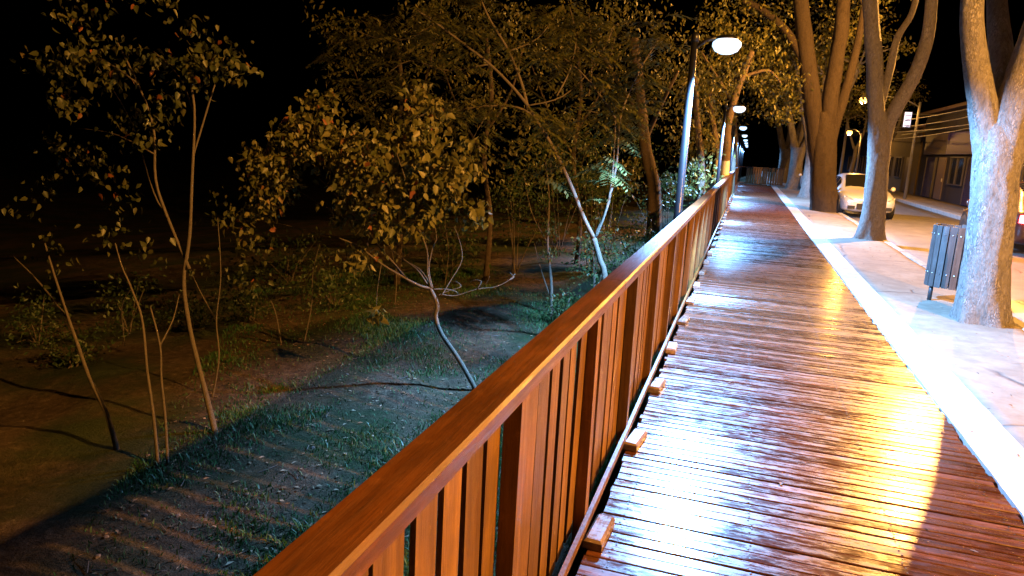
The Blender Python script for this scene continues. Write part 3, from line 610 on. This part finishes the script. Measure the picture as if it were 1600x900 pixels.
# ------------------------------------------------------------------ street trees
def lumpy_tube(mb, pts, rads, n=28, k=8, amp=.07, seed=0, flute=0.0, flare=0.0):
    P = smooth_path(pts, k); m = len(P); seglen = [(m-1)*i/(len(rads)-1) for i in range(len(rads))]; V = []; Fc = []; ref = Vector((1, 0, 0))
    z0 = P[0].z
    for i, p in enumerate(P):
        r = float(np.interp(i, seglen, rads)); t = (P[min(i+1, m-1)] - P[max(i-1, 0)]).normalized(); a = (ref - t*ref.dot(t)).normalized(); ref = a; b = t.cross(a)
        fl = math.exp(-max(0, p.z-z0)/.20)
        for q in range(n):
            an = 2*math.pi*q/n; dr = a*math.cos(an) + b*math.sin(an)
            s = Vector((dr.x*2.2+seed, dr.y*2.2, p.z*1.1)); nn = noise.noise(s)*1.2 + noise.noise(s*3.1)*.5 + noise.noise(Vector((dr.x*8+seed, dr.y*8, p.z*7)))*.42 + noise.noise(Vector((dr.x*17+seed, dr.y*17, p.z*15)))*.25
            rr = r*(1 + amp*nn + fl*flare*(.55 + .45*math.sin(an*5+seed)))
            V.append(p + dr*rr)
    for i in range(m-1):
        for q in range(n): q2 = (q+1) % n; Fc.append((i*n+q, i*n+q2, (i+1)*n+q2, (i+1)*n+q))
    Fc.append(tuple(range(n-1, -1, -1))); Fc.append(tuple((m-1)*n+q for q in range(n)))
    mb.add(V, Fc); return P
def street_tree(label, base, trunk, tr, limbs, crown, seed, nleaf=1500, lsz=.13, bk='bark'):
    base = Vector(base); rt_ = empty('street_tree', base, 0, label, 'tree', 'street trees along the sidewalk')
    m = MB(); lumpy_tube(m, [Vector(p)-base for p in trunk], tr, 40, 14, .07, seed, flare=.42); m.build('trunk', M[bk], rt_, True)
    m = MB(); ends = []
    for i, (pts, ra, rb) in enumerate(limbs):
        P = lumpy_tube(m, [Vector(p)-base for p in pts], [ra, (ra+rb)/2, rb], 16, 6, .09, seed+i*3.3); ends.append(P[-1])
    rs = np.random.default_rng(int(seed*10)); tw = []
    for e in ends:
        for j in range(5):
            d = Vector((rs.normal()*.9, rs.normal()*.9, abs(rs.normal())*.7+.3)); q = e + d; m.tube([e, e+d*.5+Vector((0, 0, .12)), q], [.05, .035, .015], 6); tw.append(q)
    m.build('limbs', M[bk], rt_, True)
    pos = [blob(rs, q, (.7, .7, .5), nleaf//(2*len(tw)), 6, .18) for q in tw]
    for (c, r) in crown: pos.append(blob(rs, Vector(c)-base, r, int(nleaf/2/len(crown)), 16, .3))
    foliage('crown', rt_, np.vstack(pos), T_OVAL, lsz, M['leaf_tree'], int(seed*7)+1, .6)
    return rt_
Y1 = 9.3
street_tree('nearest big street tree, blue-white on its left side, right of the litter bin', (2.76, Y1, -.02), [(2.77, Y1, -.06), (2.72, Y1, .75), (2.665, Y1, 1.4), (2.62, Y1, 1.9), (2.59, Y1, 2.15), (2.57, Y1, 2.35)], [.255, .238, .230, .228, .19, .05],
    [([(2.62, Y1, 1.55), (2.50, Y1, 2.1), (2.36, Y1, 2.55), (2.22, Y1+.02, 3.05), (2.12, Y1+.05, 3.7), (2.02, Y1+.15, 5.4)], .165, .10), ([(2.66, Y1, 1.5), (2.68, Y1, 2.1), (2.74, Y1, 2.6), (2.80, Y1-.03, 3.2), (2.95, Y1-.1, 4.2), (3.4, Y1-.1, 5.6)], .225, .15), ([(2.64, Y1+.05, 1.7), (2.66, Y1+.3, 2.6), (2.55, Y1+.7, 3.6), (2.5, Y1+1.6, 5.4)], .15, .09)],
    [((2.4, 9.3, 6.6), (2, 2, .9)), ((3.6, 9.6, 6.9), (2, 2, .9))], 1.3)
Y2 = 18.2; A2 = lambda x, y, dy=0: at(x, y, Y2+dy)
street_tree('second street tree, blue-lit left side and orange right side, with a wide fork', (2.88, Y2, -.02), [(2.88, Y2, -.06), A2(1365, 330), A2(1371, 270), A2(1374, 215), A2(1376, 175)], [.30, .25, .235, .235, .15],
    [([A2(1371, 290), A2(1371, 200), A2(1368, 150), A2(1366, 90), A2(1362, 40), A2(1357, -30), A2(1350, -120)], .19, .15), ([A2(1372, 280), A2(1384, 205), A2(1402, 165), A2(1425, 125), A2(1443, 80), A2(1452, 40), A2(1458, -30), A2(1470, -120)], .17, .11), ([A2(1374, 170, .1), A2(1390, 110, .2), A2(1402, 60, .3), A2(1425, 20, .4), A2(1440, -40, .5)], .10, .05)],
    [((2.4, 18.5, 7.4), (2, 2, .9)), ((3.8, 18.2, 7.4), (2, 2, .9))], 2.7)
Y3 = 27.1; A3 = lambda x, y, dy=0: at(x, y, Y3+dy)
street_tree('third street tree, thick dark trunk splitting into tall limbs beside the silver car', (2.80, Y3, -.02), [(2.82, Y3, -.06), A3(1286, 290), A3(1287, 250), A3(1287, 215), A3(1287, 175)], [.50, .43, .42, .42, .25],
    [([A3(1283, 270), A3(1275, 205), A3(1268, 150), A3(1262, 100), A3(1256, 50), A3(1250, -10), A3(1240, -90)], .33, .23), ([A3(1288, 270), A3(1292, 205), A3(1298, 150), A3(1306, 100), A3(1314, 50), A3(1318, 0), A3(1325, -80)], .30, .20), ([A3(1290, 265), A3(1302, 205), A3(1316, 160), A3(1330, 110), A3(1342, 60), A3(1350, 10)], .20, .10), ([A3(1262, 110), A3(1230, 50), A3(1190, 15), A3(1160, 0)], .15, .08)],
    [(A3(1180, 50, 1), (1.3, 1.2, .8)), (A3(1215, 120, 3), (.9, 1.0, .8)), (A3(1290, 60, 2), (.7, .8, 1.2)), (A3(1330, 40, 2.5), (.9, .9, 1.2)), (A3(1150, 20, 0), (1.2, 1.2, .6)), (A3(1240, 10, 2), (1.2, 1.2, .7)), (A3(1300, -20, 1), (1.6, 1.6, .7)), (A3(1230, 170, 5), (.7, .8, .7))], 3.9, 5200, .15, 'bark_shaded')
for i, (x, Y, px0, lab) in enumerate(((2.95, 36.2, 0, 'fourth street tree, mostly hidden behind the dark third trunk'), (2.75, 45.2, 1, 'fifth street tree, forked trunk lit white by a boardwalk lamp'), (2.5, 54.5, 2, 'farthest street tree, orange-lit trunk at the end of the walk'))):
    street_tree(lab, (x, Y, -.02), [(x, Y, -.06), (x-.05, Y, .8), (x-.05, Y, 1.6), (x-.05, Y, 2.4)], [.48, .38, .36, .42],
        [([(x-.2, Y, 2.2), (x-.5, Y, 3.2), (x-.9, Y, 4.6), (x-1.3, Y, 6.0)], .24, .14), ([(x+.15, Y, 2.2), (x+.5, Y, 3.2), (x+.8, Y, 4.4), (x+1.3, Y, 6.0)], .24, .14), ([(x, Y+.2, 2.3), (x+.1, Y+.5, 4), (x, Y+.6, 5.6)], .2, .12)],
        [((x-1, Y, 5.2), (2.4, 2.2, 1.5)), ((x+1.2, Y, 5.4), (2.4, 2.2, 1.5)), ((x, Y, 7.2), (3, 2.6, 1.4))], 5.1+i*1.7, 3200, .17)
for i, (x, Y, lab) in enumerate(((8.4, 52, 'slim tree on the far sidewalk, beyond the silver car'), (8.3, 66, 'farther slim tree on the far sidewalk between the trunks'))):
    street_tree(lab, (x, Y, .0), [(x, Y, -.06), (x, Y, 1), (x+.1, Y, 2), (x+.1, Y, 3)], [.22, .17, .15, .17], [([(x, Y, 2.8), (x-.5, Y, 4), (x-.9, Y, 5.2)], .12, .06), ([(x+.1, Y, 2.8), (x+.5, Y, 4), (x+.6, Y, 5.2)], .12, .06)],
        [((x, Y, 5.2), (2.0, 2.0, 1.3)), ((x-1, Y, 6.2), (2, 2, 1.3))], 9.1+i*1.3, 1600, .16)

# ------------------------------------------------------------------ litter bin
def make_bin():
    root = empty('litter_bin', (2.66, 10.5, -.01), R(12), 'grey slatted wooden litter bin standing on posts left of the nearest street tree', 'litter bin')
    sm = MB().box((0, 0, 0), (.018, .074, .80), 0, .004).mesh('slat', M['slat']); n = 18; r = .245
    boltm = MB().lathe([(.0, .0), (.011, .0), (.009, .007), (.0, .009)], 8, (1, 0, 0)).mesh('bolt', M['bolt'], True)
    for i in range(n):
        a = 2*math.pi*i/n; dz = random.Random(i).uniform(-.01, .01)
        s = link('slat', sm, root, (r*math.cos(a), r*math.sin(a), .595+dz), (0, 0, a))
        for z in (.29, -.22): link('bolt', boltm, s, (.009, 0, z))
    for z in (.30, .86):
        m = MB(); m.lathe([(r-.012, -.02), (r-.009, -.02), (r-.009, .02), (r-.012, .02)], 28, (0, 0, 1), (0, 0, z)); m.build('hoop', M['metal_dark'], root, True)
    MB().lathe([(0, .215), (r-.02, .215), (r-.02, .235), (0, .235)], 20).build('base_plate', M['metal_dark'], root)
    MB().lathe([(0, .2), (r-.05, .2), (r-.035, .9), (r-.05, .9), (r-.06, .25), (0, .25)], 20).build('liner', M['metal_dark'], root, True)
    for s in (-1, 1): MB().tube([(s*.19, -.02, -.02), (s*.19, -.02, .24)], .026, 10).build('leg', M['metal_dark'], root, True)
make_bin()

# ------------------------------------------------------------------ cars
def paint(name, c, metal=.35, rough=.28):
    k = N(name); k.set(Base_Color=c, Metallic=metal, Roughness=rough, Coat_Weight=.7, Coat_Roughness=.06); return k.m
M['silver'] = paint('silver_paint', (.62, .63, .64)); M['white'] = paint('white_paint', (.72, .72, .70), .0); M['darkcar'] = paint('dark_paint', (.05, .02, .018), .2)
M['glass'] = plain('car_glass', (.012, .013, .015), .06, 0, .05); M['tyre'] = plain('tyre_rubber', (.018, .018, .018), .85); M['rim'] = plain('alloy_rim', (.45, .45, .46), .3, .9)
M['black'] = plain('black_trim', (.015, .015, .015), .5); M['lens'] = plain('lamp_lens', (.75, .78, .80), .08); M['plate'] = plain('plate', (.5, .5, .48), .5)
M['tail_on'] = emit('tail_lamp_lit', (1.0, .03, .04), 14); M['mirror_shell'] = M['black']
def make_car(label, loc, rz, body, tail=False, tall=0.0, group=None):      # front of the car at local -Y
    root = empty('parked_car' if not tail else 'car', loc, rz, label, 'car', group)
    ST = [(0.00, .30, .52, .60, .60, .46), (.07, .22, .64, .71, .76, .60), (.32, .19, .74, .81, .855, .68), (.75, .19, .80, .89, .875, .70), (1.12, .19, .85, .96, .875, .70), (1.50, .19, .88, 1.17, .875, .635), (1.92, .19, .90, 1.41, .875, .57), (2.5, .19, .91, 1.47, .875, .575), (3.1, .19, .92, 1.43, .87, .57), (3.55, .19, .94, 1.28, .865, .585), (3.92, .20, .95, 1.04, .85, .63), (4.18, .22, .92, .98, .80, .60), (4.28, .32, .82, .86, .66, .48)]
    V = []; NS = 0
    def sec(y, zb, zl, zt, wb, wt):
        zt += tall if zt > 1.1 else 0
        h = [(0, zb), (wb*.80, zb), (wb*.95, zb+.07), (wb*.99, zb+.25), (wb, (zb+zl)/2+.08), (wb*.975, zl), (wt + (wb-wt)*.12, zl+(zt-zl)*.80), (wt*.92, zl+(zt-zl)*.95), (wt*.55, zt-.004), (0, zt+.006)]
        return [(x, y, z) for x, z in h] + [(-x, y, z) for x, z in reversed(h[1:-1])]
    rings = [sec(*s) for s in ST]; n = len(rings[0]); Fc = []
    for r_ in rings: V += r_
    for i in range(len(rings)-1):
        for k in range(n): k2 = (k+1) % n; Fc.append((i*n+k, i*n+k2, (i+1)*n+k2, (i+1)*n+k))
    Fc.append(tuple(range(n-1, -1, -1))); Fc.append(tuple((len(rings)-1)*n+k for k in range(n)))
    m = MB(); m.add(V, [tuple(reversed(f)) for f in Fc]); bo = m.build('body', body, root, True)
    md = bo.modifiers.new('sub', 'SUBSURF'); md.levels = 1; md.render_levels = 1
    def panel(name, mat, i0, i1, k0, k1, ins=.06, off=.012):
        pm = MB()
        for i in range(i0, i1):
            q = [Vector(rings[i][k0]), Vector(rings[i][k1]), Vector(rings[i+1][k1]), Vector(rings[i+1][k0])]; c = sum(q, Vector())/4; nn = (q[1]-q[0]).cross(q[3]-q[0]).normalized()
            if nn.dot(c - Vector((0, 2.1, .6))) < 0: nn = -nn
            q = [p + (c-p).normalized()*min(ins, (c-p).length*.3) + nn*off for p in q]; pm.add(q, [(0, 1, 2, 3), (3, 2, 1, 0)])
        return pm.build(name, mat, root)
    # windscreen and rear glass follow the roof line
    def glass(name, ia, ib, off=.012):
        pm = MB(); L = []
        for i in range(ia, ib+1):
            r_ = rings[i]; L.append([Vector(r_[k]) for k in (7, 8, 9, 10, 11)])
        nn = (L[-1][2]-L[0][2]).cross(Vector((1, 0, 0))).normalized(); nn = nn if nn.z > 0 else -nn
        Vv = []; 
        for j, row in enumerate(L):
            for p in row: Vv.append(Vector((p.x*.97, p.y, p.z)) + nn*off)
        Ff = [(j*5+k, j*5+k+1, (j+1)*5+k+1, (j+1)*5+k) for j in range(len(L)-1) for k in range(4)]
        pm.add(Vv, Ff); return pm.build(name, M['glass'], root, True)
    glass('windscreen', 4, 6); glass('rear_window', 8, 10)
    for k0, k1 in ((5, 6), (13, 12)):
        for (a, b) in ((5, 7), (7, 9)): panel('side_window', M['glass'], a, b, k0, k1)
    arch = MB()
    for s in (-1, 1):
        for y in (.80, 3.40):
            t = MB().lathe([(.17, -.10), (.29, -.10), (.315, -.06), (.315, .06), (.29, .10), (.17, .10)], 22, (1, 0, 0)).build('wheel', M['tyre'], root, True); t.location = (s*.79, y, .315)
            rim = MB().lathe([(.0, .075), (.05, .085), (.07, .06), (.175, .07), (.19, .098), (.2, .098), (.2, .03), (0, .03)], 20, (s, 0, 0)); rim.build('rim', M['rim'], t, False)
            sp = MB()
            for a in range(5): an = a*2*math.pi/5; sp.box((s*.088, .10*math.cos(an), .10*math.sin(an)), (.012, .05+.10*abs(math.cos(an)), .05+.10*abs(math.sin(an))))
            sp.build('spokes', M['rim'], t)
            MB().lathe([(0, 0), (.375, 0), (.375, .02), (0, .02)], 22, (s, 0, 0), (s*.862, y, .33)).build('wheel_arch', M['black'], root)
        MB().lathe([(0, -.05), (.06, -.045), (.085, 0), (.075, .04), (0, .05)], 12, (0, 1, 0), (s*.99, 1.45, .98)).build('mirror', body, root, True)
        MB().add([(s*.30, .035, .60), (s*.66, .075, .66), (s*.80, .26, .75), (s*.77, .20, .60), (s*.62, .045, .53), (s*.34, .012, .53), (s*.5, -.03, .60)], [(0, 1, 6), (1, 2, 6), (2, 3, 6), (3, 4, 6), (4, 5, 6), (5, 0, 6)] if s < 0 else [(6, 1, 0), (6, 2, 1), (6, 3, 2), (6, 4, 3), (6, 5, 4), (6, 0, 5)]).build('headlight', M['lens'], root, True)
        MB().box((s*.57, .015, .36), (.22, .06, .11)).build('fog_lamp', M['black'], root)
        MB().box((s*.60, 4.235, .80), (.20, .10, .17), -s*.35, .02).build('taillight', M['tail_on'] if tail else plain('tail_lens', (.25, .01, .01), .2), root)
    MB().box((0, -.006, .40), (.82, .06, .20), 0, .02).build('grille', M['black'], root)
    MB().box((0, -.01, .565), (.52, .04, .05), 0, .01).build('grille_bar', M['rim'], root)
    MB().box((0, -.045, .40), (.40, .015, .12)).build('number_plate', M['plate'], root)
    MB().box((0, 4.30, .62), (.42, .015, .13)).build('number_plate', M['plate'], root)
    return root
RZ = -.12
make_car('silver hatchback parked facing the camera between the second and third street trees', (4.02, 26.2, RZ), R(4), M['silver'], group='cars parked along the kerb')
make_car('white car parked farther back, half hidden behind the dark third trunk', (3.95, 42.5, RZ), R(2), M['white'], tall=.08, group='cars parked along the kerb')
make_car('dark car driving away with its red tail lamp lit, behind the nearest trunk', (6.55, 22.6, RZ), math.pi+R(0), M['darkcar'], tail=True, tall=.15)

# ------------------------------------------------------------------ buildings, sign and cables across the road
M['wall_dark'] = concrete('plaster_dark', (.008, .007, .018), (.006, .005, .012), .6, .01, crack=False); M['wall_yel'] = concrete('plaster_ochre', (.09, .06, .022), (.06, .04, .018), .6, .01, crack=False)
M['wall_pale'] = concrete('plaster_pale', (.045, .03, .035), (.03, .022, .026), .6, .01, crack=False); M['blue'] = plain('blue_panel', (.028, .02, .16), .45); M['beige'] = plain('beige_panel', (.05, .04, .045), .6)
M['shutter'] = plain('violet_shutter', (.03, .022, .06), .4, .3); M['roof'] = plain('roof_tile', (.05, .025, .02), .8); M['win'] = plain('dark_window', (.02, .022, .028), .1); M['frame'] = plain('window_frame', (.04, .036, .045), .5)
M['sign'] = emit('sign_light', (.35, .55, 1.0), .35); M['door'] = plain('door_paint', (.10, .07, .06), .5); M['canopy'] = plain('canopy_sheet', (.06, .08, .08), .5)
FX = 9.6
def building(label, y0, y1, h, wall, feats, depth=7, group='buildings across the road'):
    yc = (y0+y1)/2; root = empty('building', (FX, yc, 0), 0, label, 'building', group); L = y1-y0
    MB().box((depth/2, 0, h/2-.1), (depth, L, h+.2)).build('wall', wall, root)
    rf = MB().box((depth/2-.2, 0, h+.10), (depth+.7, L+.1, .18), 0, .05).build('roof', M['roof'], root)
    MB().box((.05, 0, h-.25), (.16, L+.04, .22), 0, .03).build('cornice', wall, root)
    for f in feats:
        typ, a, b, z0, z1 = f[:5]; a -= yc; b -= yc
        if typ == 'panel': MB().box((-.09, (a+b)/2, (z0+z1)/2), (.16, b-a, z1-z0), 0, .01).build('fascia_panel', M[f[5]], root)
        if typ == 'shutter':
            s = MB().box((-.02, (a+b)/2, (z0+z1)/2), (.05, b-a, z1-z0)).build('shutter', M['shutter'], root); sl = MB().box((0, 0, 0), (.03, b-a-.04, .075), 0, .012).mesh('shutter_slat', M['shutter']); k = int((z1-z0)/.09)
            for i in range(k): link('shutter_slat', sl, s, (-.055, (a+b)/2, z0+.05+i*.09))
            for yy in (a, b): MB().box((-.05, yy, (z0+z1)/2), (.1, .06, z1-z0)).build('shutter_guide', M['frame'], root)
        if typ == 'window':
            wn = MB().box((-.012, (a+b)/2, (z0+z1)/2), (.04, b-a, z1-z0)).build('window', M['win'], root)
            for yy in (a, (a+b)/2, b): MB().box((-.05, yy, (z0+z1)/2), (.07, .06, z1-z0+.06)).build('frame', M['frame'], wn)
            for zz in (z0, z1): MB().box((-.055, (a+b)/2, zz), (.09, b-a+.1, .06)).build('sill', M['frame'], wn)
        if typ == 'door':
            d = MB().box((-.02, (a+b)/2, (z0+z1)/2), (.06, b-a, z1-z0)).build('door', M['door'], root); MB().box((-.07, a+.12, 1.05), (.05, .03, .16)).build('handle', M['bolt'], d)
        if typ == 'canopy':
            MB().add([(-.02, a, z1), (-1.3, a, z0), (-1.3, b, z0), (-.02, b, z1), (-.02, a, z1-.05), (-1.3, a, z0-.05), (-1.3, b, z0-.05), (-.02, b, z1-.05)], [(3, 2, 1, 0), (4, 5, 6, 7), (0, 1, 5, 4), (1, 2, 6, 5), (2, 3, 7, 6), (3, 0, 4, 7)]).build('canopy', M['canopy'], root)
        if typ == 'pillar': MB().box((-.15, (a+b)/2, (z0+z1)/2), (.3, b-a, z1-z0), 0, .02).build('pillar', M[f[5]], root)
    return root
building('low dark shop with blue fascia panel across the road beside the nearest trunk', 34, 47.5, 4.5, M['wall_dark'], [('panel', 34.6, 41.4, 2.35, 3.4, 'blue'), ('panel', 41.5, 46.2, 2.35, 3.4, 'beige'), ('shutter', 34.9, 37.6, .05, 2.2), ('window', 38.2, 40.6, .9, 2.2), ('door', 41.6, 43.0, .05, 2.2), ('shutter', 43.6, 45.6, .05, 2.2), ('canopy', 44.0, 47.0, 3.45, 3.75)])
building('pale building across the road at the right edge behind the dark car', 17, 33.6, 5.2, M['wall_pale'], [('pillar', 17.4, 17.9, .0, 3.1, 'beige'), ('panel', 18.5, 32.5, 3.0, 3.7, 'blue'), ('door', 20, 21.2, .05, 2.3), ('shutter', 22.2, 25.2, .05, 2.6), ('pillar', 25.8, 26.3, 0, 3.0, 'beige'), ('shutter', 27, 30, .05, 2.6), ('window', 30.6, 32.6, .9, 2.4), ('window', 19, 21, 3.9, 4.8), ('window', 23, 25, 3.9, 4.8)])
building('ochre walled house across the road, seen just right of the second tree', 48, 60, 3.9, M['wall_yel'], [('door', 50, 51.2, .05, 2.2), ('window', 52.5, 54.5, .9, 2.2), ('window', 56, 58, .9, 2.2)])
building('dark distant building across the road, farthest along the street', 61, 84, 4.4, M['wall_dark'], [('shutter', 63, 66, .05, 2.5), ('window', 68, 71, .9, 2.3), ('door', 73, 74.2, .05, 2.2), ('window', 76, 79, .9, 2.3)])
sg = at(1417, 187, 43.0); root = empty('illuminated_sign', sg, R(8), 'small lit blue-white sign box on a bracket above the shop canopy', 'sign')
MB().box((0, .0, 0), (.44, .16, .88), 0, .02).build('box', M['black'], root); MB().box((0, -.09, 0), (.34, .03, .76)).build('lit_face', M['sign'], root)
MB().box((.9, 0, .3), (1.3, .05, .05)).build('bracket', M['metal_dark'], root)
M['print'] = plain('sign_print', (.10, .13, .30), .6)
for k, z in enumerate((.22, -.05, -.3)): MB().box((0, -.112, z), (.28, .012, .04)).build('print_bar', M['print'], root)
cl = ['topmost overhead cable across the dark shop roof', 'second overhead cable from the top before the shop', 'third overhead cable from the top before the shop', 'lowest overhead cable before the shop front']
for i, (a, b) in enumerate((((1395, 190), (1520, 165)), ((1395, 200), (1520, 178)), ((1395, 207), (1520, 190)), ((1395, 218), (1520, 196)))):
    p = at(*a, 48); q = at(*b, 28); d = q-p; p2 = p - d*.8; q2 = q + d*1.2; pts = [p2.lerp(q2, t/14) + Vector((0, 0, -.5*math.sin(math.pi*t/14)+.4)) for t in range(15)]
    o = MB().tube(pts, .018, 6).build('overhead_cable', M['galv'], None, True); tag(o, cl[i], 'cable', 'overhead cables across the road')
for i, (x, y) in enumerate(((7.95, -2), (7.95, 70))):
    rt_ = empty('utility_pole', (x, y, 0), 0, ('concrete utility pole by the road, outside the frame at the right', 'distant concrete utility pole down the street')[i], 'utility pole'); MB().tube([(0, 0, -.1), (0, 0, 8)], [.14, .09], 12).build('pole', M['kerbstone'], rt_, True); MB().box((0, 0, 7.3), (1.8, .09, .1)).build('cross_arm', M['joist'], rt_)
